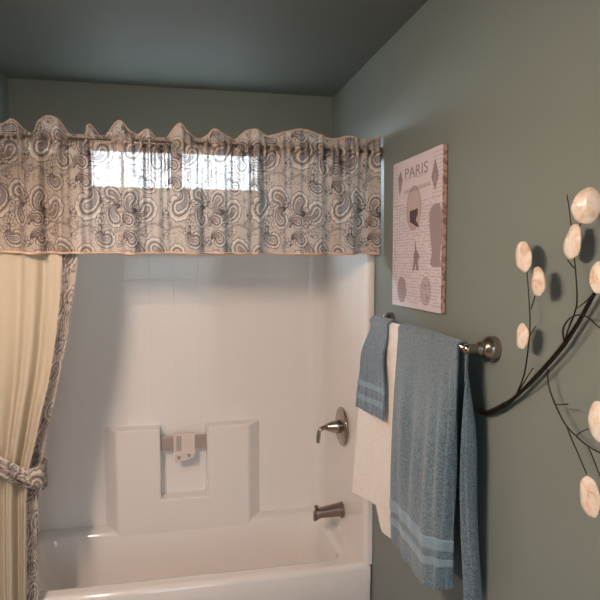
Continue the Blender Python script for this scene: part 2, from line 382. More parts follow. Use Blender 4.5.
# ------------------------------------------------------------------ tub surround (three moulded walls + shelf block)
SY = 2.95; SZ1 = H + .27; rs = .075; XR, XRf = .742, .775; XL, XLf = -.650, -.683; SF = 2.322
def surround_profile():                   # inner face, plan view, right front -> back -> left front
    p = [(R - .002, SF + .002), (XRf + .012, SF), (XRf + .004, SF + .002), (XRf, SF + .009), (XRf - .002, SF + .05)]
    cx, cy = XR - rs, SY - rs
    p += [((XRf + XR) / 2, (SF + SY) / 2)]
    p += [(cx + rs * math.cos(math.radians(a)), cy + rs * math.sin(math.radians(a))) for a in range(0, 91, 10)]
    cx = XL + rs
    q = [(cx + rs * math.cos(math.radians(a)), cy + rs * math.sin(math.radians(a))) for a in range(90, 181, 10)]
    q += [((XLf + XL) / 2, (SF + SY) / 2), (XLf + .002, SF + .05), (XLf, SF + .009), (XLf - .004, SF + .002), (XLf - .012, SF), (L + .002, SF + .002)]
    return p, q
pr, pl = surround_profile()
sur = thing('tub_surround', 'white moulded tub surround with a faint square tile pattern and stepped shelf block', 'tub surround', (0, SY, RIM))
def extrude_profile(P, off, z0, z1):
    """closed solid wall from an inner line and an outer line"""
    bm = bmesh.new(); inner = [(x, y) for x, y in P]; outer = off
    loop = inner + outer[::-1]
    lay = [[bm.verts.new((x, y, z)) for x, y in l] for l in (inner, outer) for z in (z0, z1)]; n = len(inner)
    for k in range(n - 1):
        i0, i1, o0, o1 = lay; f = bm.faces.new
        f((i0[k], i0[k + 1], i1[k + 1], i1[k])); f((o0[k], o1[k], o1[k + 1], o0[k + 1])); f((i0[k], o0[k], o0[k + 1], i0[k + 1])); f((i1[k], i1[k + 1], o1[k + 1], o1[k]))
    for k in (0, n - 1): bm.faces.new((lay[0][k], lay[1][k], lay[3][k], lay[2][k]))
    return bm
def wall_part(name, P, outer, m):
    o = from_bm(name, extrude_profile(P, outer, RIM + .0005, SZ1), m)
    e = o.modifiers.new('split', 'EDGE_SPLIT'); e.split_angle = math.radians(50)
    return under(o, sur)
wall_part('side_panel', pr[:7], [(R - .001, y + .002) for x, y in pr[:7]], tile_side)
wall_part('side_panel', pl[-8:], [(L + .001, y + .002) for x, y in pl[-8:]], tile_side)
wall_part('back_panel', pr[6:] + pl[:-7], [(x + (.02 if x > 0 else -.02), D - .003) for x, y in pr[6:] + pl[:-7]], tile_back)
# stepped shelf block: two columns, a lower niche between them, chamfered sides
BF = 2.867; zt = H - .793; zn = H - 1.135; z0 = RIM - .12
def loft_rows(rows):
    bm = bmesh.new(); V = [[bm.verts.new(p) for p in r] for r in rows]
    for a, b in zip(V, V[1:]):
        n = len(a)
        for k in range(n): bm.faces.new((a[k], a[(k + 1) % n], b[(k + 1) % n], b[k]))
    bm.faces.new(V[0][::-1]); bm.faces.new(V[-1]); return bm
YB = SY + .01
gx = [(-.335, YB), (-.266, BF), (-.066, BF), (.154, BF), (.356, BF), (.425, YB)]; zs_ = [z0, zn, zt]
bm = bmesh.new(); FV = [[bm.verts.new((x, y, z)) for x, y in gx] for z in zs_]
BV = {(i, j): bm.verts.new((gx[i][0] + (.004 if i == 2 else -.004), YB, zs_[j])) for i in (2, 3) for j in (1, 2)}
qf = lambda *v: bm.faces.new(v)
for i in range(5): qf(FV[0][i], FV[0][i + 1], FV[1][i + 1], FV[1][i])
for i in (0, 1, 3, 4): qf(FV[1][i], FV[1][i + 1], FV[2][i + 1], FV[2][i])
qf(FV[1][2], FV[1][3], BV[3, 1], BV[2, 1])
qf(FV[1][2], BV[2, 1], BV[2, 2], FV[2][2]); qf(FV[1][3], FV[2][3], BV[3, 2], BV[3, 1])
qf(FV[2][0], FV[2][1], FV[2][2], BV[2, 2]); qf(FV[2][5], BV[3, 2], FV[2][3], FV[2][4])
o = bevel_mod(from_bm('shelf_block', bm, tub_mat), .010, 5)
wn = o.modifiers.new('wn', 'WEIGHTED_NORMAL'); under(o, sur)
clear = mat('frosted_acrylic', srgb(206, 190, 184), .25); nodes(clear)[2].inputs['Transmission Weight'].default_value = .35
bar = from_bm('washcloth_bar', box_bm(-.066, .156, BF + .026, BF + .044, H - .905, H - .84), clear); bevel_mod(bar, .007, 3); under(bar, sur)

# paper tag folded over the washcloth bar
tagp = []
y_f = BF + .009
for k, (dy, z) in enumerate([(.040, H - .90), (.0395, H - .87), (.038, H - .835), (.026, H - .828), (.014, H - .830), (.010, H - .838), (.006, H - .90), (.002, H - .917), (-.006, H - .925)]):
    xa, xb = (-.004, .096)
    tagp.append([(xa + (xb - xa) * i / 24, BF + .010 + dy, z) for i in range(25)])
P = np.array([[np.array(q) for q in r] for r in tagp]); fine = []
for i in range(len(P) - 1):
    for k in range(6): fine.append(P[i] * (1 - k / 6) + P[i + 1] * k / 6)
fine.append(P[-1]); P = np.array(fine)
me = grid_mesh('paper_tag', P); col = np.ones((P.shape[0], P.shape[1], 3)) * [226, 214, 208]
col[30:40, 3:9] = (190, 178, 176); col[30:40, 5] = (150, 140, 140); col[30:40, 8] = (150, 140, 140)
set_colors(me, to_lin(col.reshape(-1, 3)))
paper = mat('printed_paper', (.8, .8, .8), .6); Np, Kp, bp_ = nodes(paper); at = Np.new('ShaderNodeAttribute'); at.attribute_name = 'dye'; Kp.new(at.outputs['Color'], bp_.inputs['Base Color'])
pt = thing('paper_tag', 'small white printed paper tag folded over the bar in the surround niche', 'paper tag', (.045, BF, H - .9))
under(link('folded_sheet', me, paper), pt)
lf = np.array([[(.002 + .088 * i / 20, BF + .006 - .008 * j / 8, H - .918 - .043 * j / 8 + .022 * (i / 20) * j / 8) for i in range(21)] for j in range(9)])
me = grid_mesh('lower_flap', lf); col = np.ones((9, 21, 3)) * [216, 203, 198]; col[3:6, 3:6] = (150, 138, 136); col[2:6, 14:17] = (140, 128, 128); set_colors(me, to_lin(col.reshape(-1, 3)))
under(link('lower_flap', me, paper), pt)

# ------------------------------------------------------------------ shower valve and tub spout (on the right end panel)
def xr(y): return XRf - .002 + (XR - XRf) * (y - SF - .05) / (SY - rs - SF - .05)
vy, vz = 2.622, H - .760; vx = xr(vy)
sv = thing('shower_valve', 'brushed nickel shower valve with round plate and bent lever handle', 'shower valve', (vx, vy, vz))
under(from_bm('escutcheon_plate', lathe_bm([(-.004, .088), (.003, .089), (.008, .086), (.012, .075), (.015, .04), (.016, .001)], (vx, vy, vz), (-1, 0, 0), 56), nickel), sv)
under(from_bm('valve_stem', lathe_bm([(.012, .028), (.018, .031), (.03, .031), (.034, .027), (.05, .026), (.054, .022), (.066, .021), (.072, .016), (.078, .013)], (vx, vy, vz), (-1, 0, 0), 40), nickel), sv)
hp = [(vx - .07, vy, vz), (vx - .088, vy - .002, vz - .002), (vx - .104, vy - .004, vz - .008), (vx - .111, vy - .004, vz - .022), (vx - .113, vy - .003, vz - .045), (vx - .115, vy - .002, vz - .072)]
hp = spline(hp, 6); under(from_bm('lever_handle', tube_bm(hp, list(np.interp(np.linspace(0, 1, len(hp)), [0, .3, .6, .85, .97, 1], [.013, .010, .0085, .0095, .008, .004])), 16), nickel), sv)
sy_, sz_ = 2.620, H - 1.156; sx_ = xr(sy_)
sp = thing('tub_spout', 'brushed nickel tub spout with a small diverter knob', 'tub spout', (sx_, sy_, sz_))
bm = bmesh.new(); rows = []
for t in np.linspace(0, 1, 15):            # squared body that narrows and droops to the mouth
    x = sx_ + .002 - .135 * t; hw = .030 - .008 * t; top = sz_ + .034 - .020 * t ** 1.2; bot = sz_ - .026 + (.002 if t < .8 else -.014 * (t - .8) / .2)
    if t == 1: hw *= .7; top -= .010
    cz, hh = (top + bot) / 2, (top - bot) / 2
    rows.append([bm.verts.new((x, sy_ + hw * (abs(math.cos(a)) ** .7) * np.sign(math.cos(a)), cz + hh * (abs(math.sin(a)) ** .7) * np.sign(math.sin(a)))) for a in np.linspace(0, 2 * PI, 25)[:-1]])
for a, b in zip(rows, rows[1:]):
    for k in range(24): bm.faces.new((a[k], a[(k + 1) % 24], b[(k + 1) % 24], b[k]))
bm.faces.new(rows[0]); bm.faces.new(rows[-1])
under(from_bm('spout_body', bm, satin), sp)
under(from_bm('diverter_knob', lathe_bm([(-.012, .005), (.008, .005), (.010, .009), (.018, .010), (.021, .006)], (sx_ - .122, sy_, sz_ + .012), (0, 0, 1), 20), satin), sp)
under(from_bm('mounting_collar', lathe_bm([(-.002, .036), (.006, .037), (.009, .033)], (sx_, sy_, sz_ + .002), (-1, 0, 0), 36), satin), sp)

# ------------------------------------------------------------------ rods
VY = 2.25; ZB, ZP = H + .030, H + .418                    # valance bottom, rod pocket
def rod(name, label, y, z, r):
    t = thing(name, label, 'curtain rod', ((L + R) / 2, y, z))
    under(from_bm('pole', tube_bm([(L + .008, y, z), (0, y, z), (R - .008, y, z)], r, 24), rod_mat), t)
    for x, s in ((L + .001, 1), (R - .001, -1)):
        under(from_bm('wall_flange', lathe_bm([(0, r * 1.9), (.006, r * 1.9), (.012, r * 1.4), (.02, r * 1.2)], (x, y, z), (s, 0, 0), 28), rod_mat), t)
    return t
rod('valance_rod', 'pewter rod carrying the paisley valance, hidden in its pocket', VY + .014, ZP + .006, .010)
rod('shower_curtain_rod', 'pewter rod behind the valance carrying the cream shower curtain', VY + .085, ZP - .006, .010)

# ------------------------------------------------------------------ valance
top_px = [(-40, 124), (-22, 133), (-8, 125), (4, 122), (13, 119), (21, 127), (30, 131), (40, 120), (50, 117), (60, 121), (66, 131), (76, 136), (84, 133), (88, 123), (94, 128), (101, 136), (110, 128), (120, 121), (128, 129), (138, 133), (147, 128), (156, 136), (162, 141), (172, 130), (180, 124), (189, 132), (199, 137), (208, 134), (214, 129), (226, 134), (236, 138), (246, 131), (257, 130), (268, 135), (280, 133), (300, 130), (318, 134), (334, 138), (350, 136), (366, 139), (379, 137)]
top_px = spline(top_px, 6); tx = np.array([onY(u, v, VY).x for u, v in top_px]); tz = np.array([onY(u, v, VY).z for u, v in top_px])
nx_, nz_ = 640, 200; VX0, VX1 = L + .006, R - .008
X = np.linspace(VX0, VX1, nx_); s = np.linspace(0, 1, nz_)
fr = [(3.1, .9), (5.3, 2.1), (8.7, .4), (12.9, 4.0), (17.0, 1.3)]
low = sum(a * np.sin(2 * PI * f * X + p + .8 * np.sin(5 * X + p)) for (f, p), a in zip(fr, (.35, .5, .45, .3, .15)))
hi = sum(a * np.sin(2 * PI * f * X + p + 1.5 * np.sin(9 * X)) for f, p, a in ((21, .3, .6), (33, 1.9, .6), (47, 2.8, .35)))
fold = np.tanh(low * 1.4); ztop = np.interp(X, tx, tz)
k_ = np.ones(7) / 7; ztop = np.convolve(np.pad(ztop, 3, 'edge'), k_, 'valid')
zmean = H + .487
plx = []; x_ = L + .03
while x_ < R - .03: plx.append((x_, rng.uniform(.35, 1), rng.uniform(.003, .0065), rng.uniform(.25, .95))); x_ += rng.uniform(.022, .075)
def pleats(q):                            # narrow gathers running down from the rod pocket
    o = 0 * X
    for xc, dp, wd, ln in plx: o += dp * math.exp(-max(0, (1 - q) / ln) ** 2 * 1.6) * np.exp(-((X - xc - .012 * (1 - q) * math.sin(xc * 40)) / (wd * (1.2 + (1 - q) * 1.5))) ** 2)
    return o
P = np.zeros((nz_, nx_, 3)); hs = .80                     # s<hs below pocket, above = ruffle header
for j, t in enumerate(s):
    if t < hs:
        q = t / hs; z = ZB + (ZP - ZB) * q + .003 * low * (1 - q) + 0 * X
        y = VY + fold * (.024 * (1 - q) ** .5 + .005) + hi * (.0022 + .0058 * q ** 1.5)
        y = y + .021 * pleats(q) - .012 * math.exp(-((q - 1.02) / .05) ** 2)       # cloth bulging round the rod
    else:
        q = (t - hs) / (1 - hs); z = ZP + (ztop - ZP) * q
        wv = np.interp(X, tx, tz) - zmean
        y = VY + fold * .004 + .010 * pleats(1) * (1 - q) + hi * .006 * (1 - .3 * q) - wv * 1.3 * q ** 1.3 - .006 * q
    P[j, :, 0] = X; P[j, :, 1] = y; P[j, :, 2] = z
def clampR(P): P[..., 0] = np.clip(P[..., 0], L + .003, R - .003); return P
me = grid_mesh('valance_cloth', clampR(P))
arc = np.concatenate([[0], np.cumsum(np.hypot(np.diff(X) * 1.12, np.diff(P[20, :, 1]) * .9))])   # cloth follows the gathers
U = np.repeat(arc[None], nz_, 0) + .11; V = (s[:, None] * (.50)) + 0 * X[None] + .13
set_colors(me, to_lin(sample(tile, U, V, TW, TH)).reshape(-1, 3))
val = thing('window_valance', 'gathered paisley valance with a ruffled top hung across the tub alcove', 'valance', ((L + R) / 2, VY, ZP))
under(link('valance_cloth', me, paisley_cloth), val)
Pk = np.zeros((12, nx_, 3)); Pk[..., 0] = X; Pk[..., 2] = np.linspace(ZP - .014, ZP + .028, 12)[:, None]; tq = np.linspace(0, 1, 12)[:, None]
Pk[..., 1] = VY + .007 + .023 * np.sin(PI * np.clip(tq * .9 + .05, 0, 1)) + .5 * hi[None] * .005
me = grid_mesh('pocket_lining', clampR(Pk)); set_colors(me, to_lin(sample(tile, np.repeat(arc[None], 12, 0) + .3, tq * .05 + 0 * X[None], TW, TH)).reshape(-1, 3))
under(link('pocket_lining', me, paisley_thick), val)
tag(under(from_bm('ruffle_piping', tube_bm([tuple(p) for p in P[-1, ::3]], .0032, 8), taupe_trim), val), 'taupe piping along the ruffled top edge')
tag(under(from_bm('hem_piping', tube_bm([(p[0], p[1], p[2] - .001) for p in P[0, ::3]], .0042, 8), peach_trim), val), 'peach piping along the bottom hem')

# ------------------------------------------------------------------ shower curtain with patterned edge band
CY = 2.262
def eX(u, v): return onY(u, v, CY)
ed = [eX(*p) for p in ((77, 256), (72, 300), (66, 340), (58, 380), (50, 420), (43, 450), (40, 470), (37, 500), (37, 540), (38, 600))]
zz = np.array([e.z for e in ed][::-1]); ee = np.array([e.x for e in ed][::-1])
zz = np.concatenate([[.2], zz, [ZP - .03]]); ee = np.concatenate([[ee[0] + .02], ee, [ee[-1] + .05]])
bl = [eX(*p) for p in ((62, 256), (60, 300), (56, 340), (50, 380), (41, 420), (35, 450), (30, 470), (28, 500), (28, 540), (28, 600))]
zb = np.array([e.z for e in bl][::-1]); eb = np.array([e.x for e in bl][::-1])
zb = np.concatenate([[.2], zb, [ZP - .03]]); eb = np.concatenate([[eb[0] + .01], eb, [eb[-1] + .04]])
TIE = H - .70
nr = 260; zr = np.linspace(.05, ZP - .035, nr)
def curtain_y(sv_, z):
    g = math.exp(-((z - TIE) / .30) ** 2)                # gathered at the tie
    A = .014 + .012 * g if z > TIE else .024
    ph = sv_ * 2 * PI * 3.2 + .9 * np.sin(sv_ * 9 + .4) + .25 * math.sin(z * 4)
    base = CY + .045 * max(0, (z - TIE) / 1.1) ** 1.5
    return base + A * np.sin(ph) + .3 * A * np.sin(2.3 * ph + 1)
def strip(s0, s1, n, band=False, off=0):
    P = np.zeros((nr, n, 3)); sv_ = np.linspace(s0, s1, n)
    for j, z in enumerate(zr):
        xe = np.interp(z, zz, ee); xb = np.interp(z, zb, eb); xl = L + .012
        x = np.where(sv_ <= .86, xl + (xb - xl) * sv_ / .86, xb + (xe - xb) * (sv_ - .86) / .14)
        P[j, :, 0] = x; P[j, :, 1] = curtain_y(sv_, z) + off; P[j, :, 2] = z
    return P
cur = thing('shower_curtain', 'cream shower curtain gathered to the left with a paisley border', 'shower curtain', (L + .15, CY, 0))
under(link('curtain_panel', grid_mesh('curtain_panel', strip(0, .87, 160)), cream_cloth), cur)
Pb = strip(.86, 1, 26, True, -.002); me = grid_mesh('border_band', Pb)
Vb = np.repeat(zr[:, None], 26, 1); Ub = np.repeat(np.linspace(0, .075, 26)[None], nr, 0)
set_colors(me, to_lin(sample(tile, Ub + .30, Vb + .1, TW, TH) * .93).reshape(-1, 3))
tag(under(link('border_band', me, paisley_thick), cur), 'taupe paisley border down the free edge')
# tieback: a loop of the same cloth round the gathered curtain, fixed to the left wall
loop = []
tu = [eX(-22, 443), eX(0, 450), eX(10, 455), eX(20, 461), eX(33, 464.5), eX(42.5, 461)]; tl = [eX(-22, 455), eX(0, 467), eX(10, 475), eX(20, 480), eX(30, 484), eX(40, 487)]
fx = [-.71, -.66] + [p.x for p in tu[2:]]
up_z = [H - .60, H - .635] + [p.z for p in tu[2:]]; lo_z = [H - .66, H - .70] + [p.z for p in tl[2:]]
front = spline([(x, 0 if i else .03, 0) for i, x in enumerate(fx)], 8); n = len(front)
uz = np.interp([p[0] for p in front], fx, up_z); lz = np.interp([p[0] for p in front], fx, lo_z)
rows = 40; W = []
fr_y = lambda x: CY - .046 + .035 * max(0, (-.64 - x) / .07) + .0 * x
pts = [(p[0], fr_y(p[0]), a, b) for p, a, b in zip(front, uz, lz)]
xr_ = pts[-1][0]
for a in np.linspace(10, 170, 12):
    pts.append((xr_ + .013 * math.sin(math.radians(a)), CY - .046 * math.cos(math.radians(a)), uz[-1], lz[-1]))
for p, a, b in list(zip(front, uz, lz))[::-1][2:]:
    pts.append((p[0], CY + .046 - .03 * max(0, (-.64 - p[0]) / .07), a, b))
P = np.zeros((rows, len(pts), 3))
for j in range(rows):
    t = j / (rows - 1)
    for i, (x, y, a, b) in enumerate(pts): P[j, i] = (x, y - .006 * math.sin(PI * t) - .0025 * math.sin(t * 14 + i * .12), b + (a - b) * t)
dd = np.concatenate([[0], np.cumsum(np.linalg.norm(np.diff(P[20], axis=0), axis=1))])
P[..., 0] = np.maximum(P[..., 0], L + .004)
me = grid_mesh('tieback_cloth', P)
set_colors(me, to_lin(sample(tile, np.repeat(dd[None], rows, 0) + .05, np.linspace(0, .07, rows)[:, None] + 0 * dd[None] + .07, TW, TH) * .92).reshape(-1, 3))
tb = thing('curtain_tieback', 'paisley tieback wrapped around the cream shower curtain', 'tieback', (L + .01, CY, TIE))
under(link('tieback_cloth', me, paisley_thick), tb)
under(from_bm('wall_hook', lathe_bm([(0, .018), (.005, .018), (.008, .007), (.03, .006), (.034, .011), (.038, .009)], (L, CY, H - .64), (1, 0, 0), 20), satin), tb)

# ------------------------------------------------------------------ towel bar
BX = .731; BZ = H - .222; PY0, PY1 = 1.385, 2.120
tbar = thing('towel_bar', 'brushed nickel towel bar with stepped round wall posts', 'towel bar', (R, (PY0 + PY1) / 2, BZ))
under(from_bm('bar', tube_bm([(BX, PY0 + .002, BZ), (BX, 1.8, BZ), (BX, PY1 - .002, BZ)], .0085, 20), nickel), tbar)
prof = [(-.002, .030), (.004, .0305), (.007, .029), (.010, .0305), (.016, .0315), (.022, .030), (.030, .0245), (.036, .018), (.039, .0155), (.042, .018), (.047, .018), (.050, .014), (.053, .0125), (.062, .0125), (.076, .0125), (.084, .0115), (.088, .008), (.089, .002)]
for y in (PY0, PY1):
    under(from_bm('wall_post', lathe_bm([(d, r) for d, r in prof], (R, y, BZ), (-1, 0, 0), 48), nickel), tbar)

# ------------------------------------------------------------------ towels
def towel(name, label, front, back, r, thick, m, bands=(), hem=None, seg=5, wob=.002, seed=1):
    """front: rows from the bottom to just under the bar, each a list of (x,y,z); back: rows from the bar down. Lofted over the bar."""
    rg = np.random.default_rng(seed); nc = 44
    def rs_row(row): P = np.array(spline(row, 12)); t = np.linspace(0, len(P) - 1, nc); i = np.clip(t.astype(int), 0, len(P) - 2); f = (t - i)[:, None]; return P[i] * (1 - f) + P[i + 1] * f
    fr_ = [rs_row(q) for q in front]; bk = [rs_row(q) for q in back]
    yt = fr_[-1][:, 1]; yb = bk[0][:, 1]; arc = []
    for a in np.linspace(170, 10, 9):
        t = (170 - a) / 160; c, s_ = math.cos(math.radians(a)), math.sin(math.radians(a))
        xa = fr_[-1][:, 0]; xb_ = bk[0][:, 0]; rr = (xb_ - xa) / 2
        arc.append(np.stack([(xa + xb_) / 2 + rr * c, yt * (1 - t) + yb * t, BZ + rr * s_ * 1.02], 1))
    rows = fr_ + arc + bk; A = np.array(rows)
    def densify(A, n):
        idx = np.linspace(0, len(A) - 1, n); out = []
        Q = np.concatenate([[2 * A[0] - A[1]], A, [2 * A[-1] - A[-2]]])
        for t in idx:
            i = min(int(t), len(A) - 2); f = t - i; a, b, c, d = Q[i], Q[i + 1], Q[i + 2], Q[i + 3]
            out.append(.5 * ((2 * b) + (-a + c) * f + (2 * a - 5 * b + 4 * c - d) * f * f + (-a + 3 * b - 3 * c + d) * f ** 3))
        return np.array(out), idx
    A, idx = densify(A, 420)
    jj = np.linspace(0, 1, nc)[None]; away = np.clip(np.abs(A[..., 2] - BZ) / .3, 0, 1)
    for k in range(4):
        f, p, q = rg.uniform(2, 7), rg.uniform(0, 6), rg.uniform(-2, 2); A[..., 0] += wob * away * np.sin(2 * PI * f * jj + p + q * A[..., 2] * 4)
    A[..., 0] = np.minimum(A[..., 0], R - thick / 2 - .004)
    o = link('towel_cloth', grid_mesh('towel_cloth', A), m)
    sm = o.modifiers.new('thickness', 'SOLIDIFY'); sm.thickness = thick; sm.offset = 0
    sm.use_rim = True
    bv = o.modifiers.new('soft', 'SUBSURF'); bv.levels = 1; bv.render_levels = 1
    root = thing(name, label, 'towel', (R - .08, float(A[..., 1].mean()), BZ)); under(o, root)
    nf = len(front)
    for z0_, z1_ in bands:           # woven bands, measured up from the front hem (fraction of the front length)
        sub = idx / (nf - 1); sel = np.where((sub >= z0_ - .004) & (sub <= z1_ + .004))[0]
        b = link('woven_band', grid_mesh('woven_band', A[sel]), band_blue); s2 = b.modifiers.new('t', 'SOLIDIFY'); s2.thickness = thick + .0022; s2.offset = 0
        tag(under(b, root), 'paler flat woven band')
    return root
def fl(y0, y1, x, z): return [(x, y0, z), (x, y0 * .67 + y1 * .33, z), (x, y0 * .33 + y1 * .67, z), (x, y1, z)]
# cream bath towel: flares out at the far edge, its near half hangs a little lower
cf, cb = BX - .0110, BX + .0110
towel('bath_towel', 'cream bath towel on the bar beneath the two blue towels', 
      [[(.652, 2.115, H - .868), (.672, 2.06, H - .868), (.694, 2.00, H - .868), (.698, 1.968, H - .870), (.703, 1.950, H - .935), (.708, 1.87, H - .935), (.71, 1.62, H - .88)],
       [(.664, 2.118, H - .72), (.680, 2.06, H - .72), (.697, 2.00, H - .72), (.698, 1.965, H - .72), (.703, 1.93, H - .75), (.708, 1.80, H - .75), (.71, 1.60, H - .75)],
       [(.680, 2.12, H - .52), (.690, 2.06, H - .52), (.700, 2.00, H - .52), (.703, 1.965, H - .52), (.706, 1.92, H - .52), (.71, 1.80, H - .52), (.712, 1.60, H - .52)],
       [(cf - .012, 2.12, H - .34), (cf - .006, 2.06, H - .34), (cf - .002, 2.00, H - .34), (cf, 1.965, H - .34), (cf, 1.92, H - .34), (cf, 1.80, H - .34), (cf, 1.58, H - .34)],
       [(cf, 2.12, BZ - .03), (cf, 2.06, BZ - .03), (cf, 2.00, BZ - .03), (cf, 1.965, BZ - .03), (cf, 1.92, BZ - .03), (cf, 1.80, BZ - .03), (cf, 1.58, BZ - .03)]],
      [fl(2.12, 1.58, cb, BZ - .03), fl(2.12, 1.58, cb + .01, H - .5), fl(2.11, 1.60, cb + .018, H - .85)], .0155, .005, terry_white, wob=.0012, seed=3)
hf, hb = BX - .0195, BX + .0195
towel('hand_towel', 'short blue hand towel with two pale bands at the far end of the bar',
      [[(.645, 2.05, H - .525), (.660, 1.985, H - .528), (.674, 1.92, H - .53), (.682, 1.865, H - .532)],
       [(.654, 2.06, H - .46), (.668, 2.00, H - .46), (.680, 1.94, H - .46), (.688, 1.875, H - .46)],
       [(.667, 2.075, H - .40), (.677, 2.02, H - .40), (.687, 1.96, H - .40), (.693, 1.89, H - .40)],
       [(.678, 2.09, H - .33), (.685, 2.03, H - .33), (.693, 1.97, H - .33), (.698, 1.92, H - .33)],
       [(hf, 2.10, BZ - .03), (hf, 2.04, BZ - .03), (hf, 1.98, BZ - .03), (hf, 1.915, BZ - .03)]],
      [fl(2.10, 1.915, hb, BZ - .03), fl(2.10, 1.915, hb + .007, H - .4), fl(2.10, 1.915, hb + .008, H - .50)], .0255, .006, terry_blue,
      bands=((.125, .19), (.30, .385)), wob=.001, seed=5)
bf, bb = BX - .0205, BX + .0205
towel('bath_towel', 'large blue bath towel with pale woven bands nearest to the rounded wall post',
      [[(.690, 1.800, H - .905), (.688, 1.72, H - .912), (.686, 1.63, H - .915), (.684, 1.545, H - .915), (.700, 1.500, H - .912), (.722, 1.485, H - .905), (.745, 1.478, H - .900)],
       [(.690, 1.802, H - .80), (.690, 1.72, H - .80), (.690, 1.63, H - .80), (.684, 1.54, H - .80), (.698, 1.492, H - .79), (.720, 1.475, H - .79), (.742, 1.468, H - .79)],
       [(.693, 1.806, H - .62), (.688, 1.72, H - .62), (.696, 1.63, H - .62), (.686, 1.53, H - .62), (.698, 1.475, H - .62), (.715, 1.452, H - .62), (.735, 1.445, H - .62)],
       [(.698, 1.812, H - .42), (.692, 1.72, H - .42), (.702, 1.62, H - .42), (.694, 1.52, H - .42), (.702, 1.46, H - .42), (.710, 1.430, H - .42), (.722, 1.424, H - .42)],
       [(bf, 1.816, BZ - .03), (bf, 1.73, BZ - .03), (bf, 1.63, BZ - .03), (bf + .004, 1.54, BZ - .03), (bf + .006, 1.47, BZ - .03), (bf + .006, 1.44, BZ - .03), (bf + .007, 1.415, BZ - .03)]],
      [[(bb, 1.816, BZ - .03), (bb, 1.65, BZ - .03), (bb - .004, 1.54, BZ - .03), (bb - .006, 1.47, BZ - .03), (bb - .007, 1.44, BZ - .03), (bb - .007, 1.425, BZ - .03), (bb - .007, 1.415, BZ - .03)],
       [(bb + .004, 1.81, H - .42), (bb + .006, 1.65, H - .42), (bb + .008, 1.50, H - .42), (bb + .010, 1.425, H - .42), (bb + .006, 1.405, H - .42), (bb - .008, 1.402, H - .42), (bb - .018, 1.412, H - .42)],
       [(bb + .010, 1.80, H - .65), (bb + .014, 1.65, H - .65), (bb + .020, 1.50, H - .65), (bb + .021, 1.425, H - .65), (bb + .012, 1.400, H - .65), (bb - .004, 1.398, H - .65), (bb - .018, 1.412, H - .65)],
       [(.772, 1.80, H - .90), (.780, 1.65, H - .90), (.788, 1.50, H - .90), (.790, 1.425, H - .90), (.782, 1.398, H - .90), (.764, 1.396, H - .90), (.744, 1.412, H - .90)]], .0255, .0075, terry_blue,
      bands=((.15, .20), (.245, .305)), wob=.0028, seed=9)

# ------------------------------------------------------------------ canvas print
CT = .016; CXF = R - CT
tl_, tr_ = onX(394, 164.5, CXF), onX(443.8, 144.2, CXF); bl_, br_ = onX(392.5, 304.5, CXF), onX(440.8, 313.3, CXF)
yF_, yN = (tl_.y + bl_.y) / 2, (tr_.y + br_.y) / 2; zT, zBt = (tl_.z + tr_.z) / 2, (bl_.z + br_.z) / 2
Wc, Hc = yF_ - yN, zT - zBt
nW, nH = int(Wc / .002), int(Hc / .002)
img = np.ones((nH, nW, 3)) * np.array((214, 207, 216), float)     # row 0 = top
def cpt(u, v):                                                    # picture position -> canvas pixel
    p = onX(u, v, CXF); return ((yF_ - p.y) / Wc * nW, (zT - p.z) / Hc * nH)
INK = (122, 104, 110); INK2 = (140, 124, 130)
def wrap_guard(pts): return [(min(max(x, 1), nW - 2), min(max(y, 1), nH - 2)) for x, y in pts]
for r in range(6, nH - 6, 5):                                     # rows of illegible handwriting
    if r < nH * .30: continue
    x = 4
    while x < nW - 8:
        w_ = rng.integers(3, 11)
        if rng.random() < .82: stroke(img, wrap_guard([(x + i, r + rng.uniform(-1.1, 1.1)) for i in range(0, w_, 2)] + [(x + w_, r)]), 1.0, INK2, .8)
        x += w_ + 3
for r in range(8, int(nH * .30), 6):
    for x in list(range(4, int(nW * .12), 5)) + list(range(int(nW * .82), nW - 6, 5)):
        stroke(img, wrap_guard([(x, r), (x + 3, r + rng.uniform(-1, 1))]), 1.0, INK2, .7)
ov = [cpt(414, 208)]; cx, cy = ov[0]
el = lambda cx, cy, a, b, t0=0, t1=2 * PI, n=40: [(cx + a * math.cos(t), cy + b * math.sin(t)) for t in np.linspace(t0, t1, n)]
# oval medallion with a dark shape in it
fill(img, el(cx, cy, 30, 36), (190, 174, 172), .9); stroke(img, el(cx, cy, 30, 36), 1.6, INK2, .8); stroke(img, el(cx, cy, 26, 32), 1, INK2, .6)
fill(img, wrap_guard([cpt(*p) for p in ((410, 211), (418, 208), (418, 214), (416, 220), (420, 227), (416, 226), (412, 223), (410, 222))]), (78, 62, 66), .95)
# small tower
twr = [cpt(*p) for p in ((415.5, 238), (417, 250), (420, 256), (418, 260), (419, 270), (416, 270), (416.5, 262), (414.5, 270), (412.5, 271), (414, 260), (413.5, 256), (415, 250))]
fill(img, twr, INK, .8)
# dress-form style grey figure at the right
fill(img, [cpt(*p) for p in ((432, 206), (436, 203), (440, 203), (442, 210), (442, 240), (440, 258), (442, 266), (434, 267), (430, 264), (432, 252), (429.5, 225), (429.5, 212))], (150, 134, 142), .9)
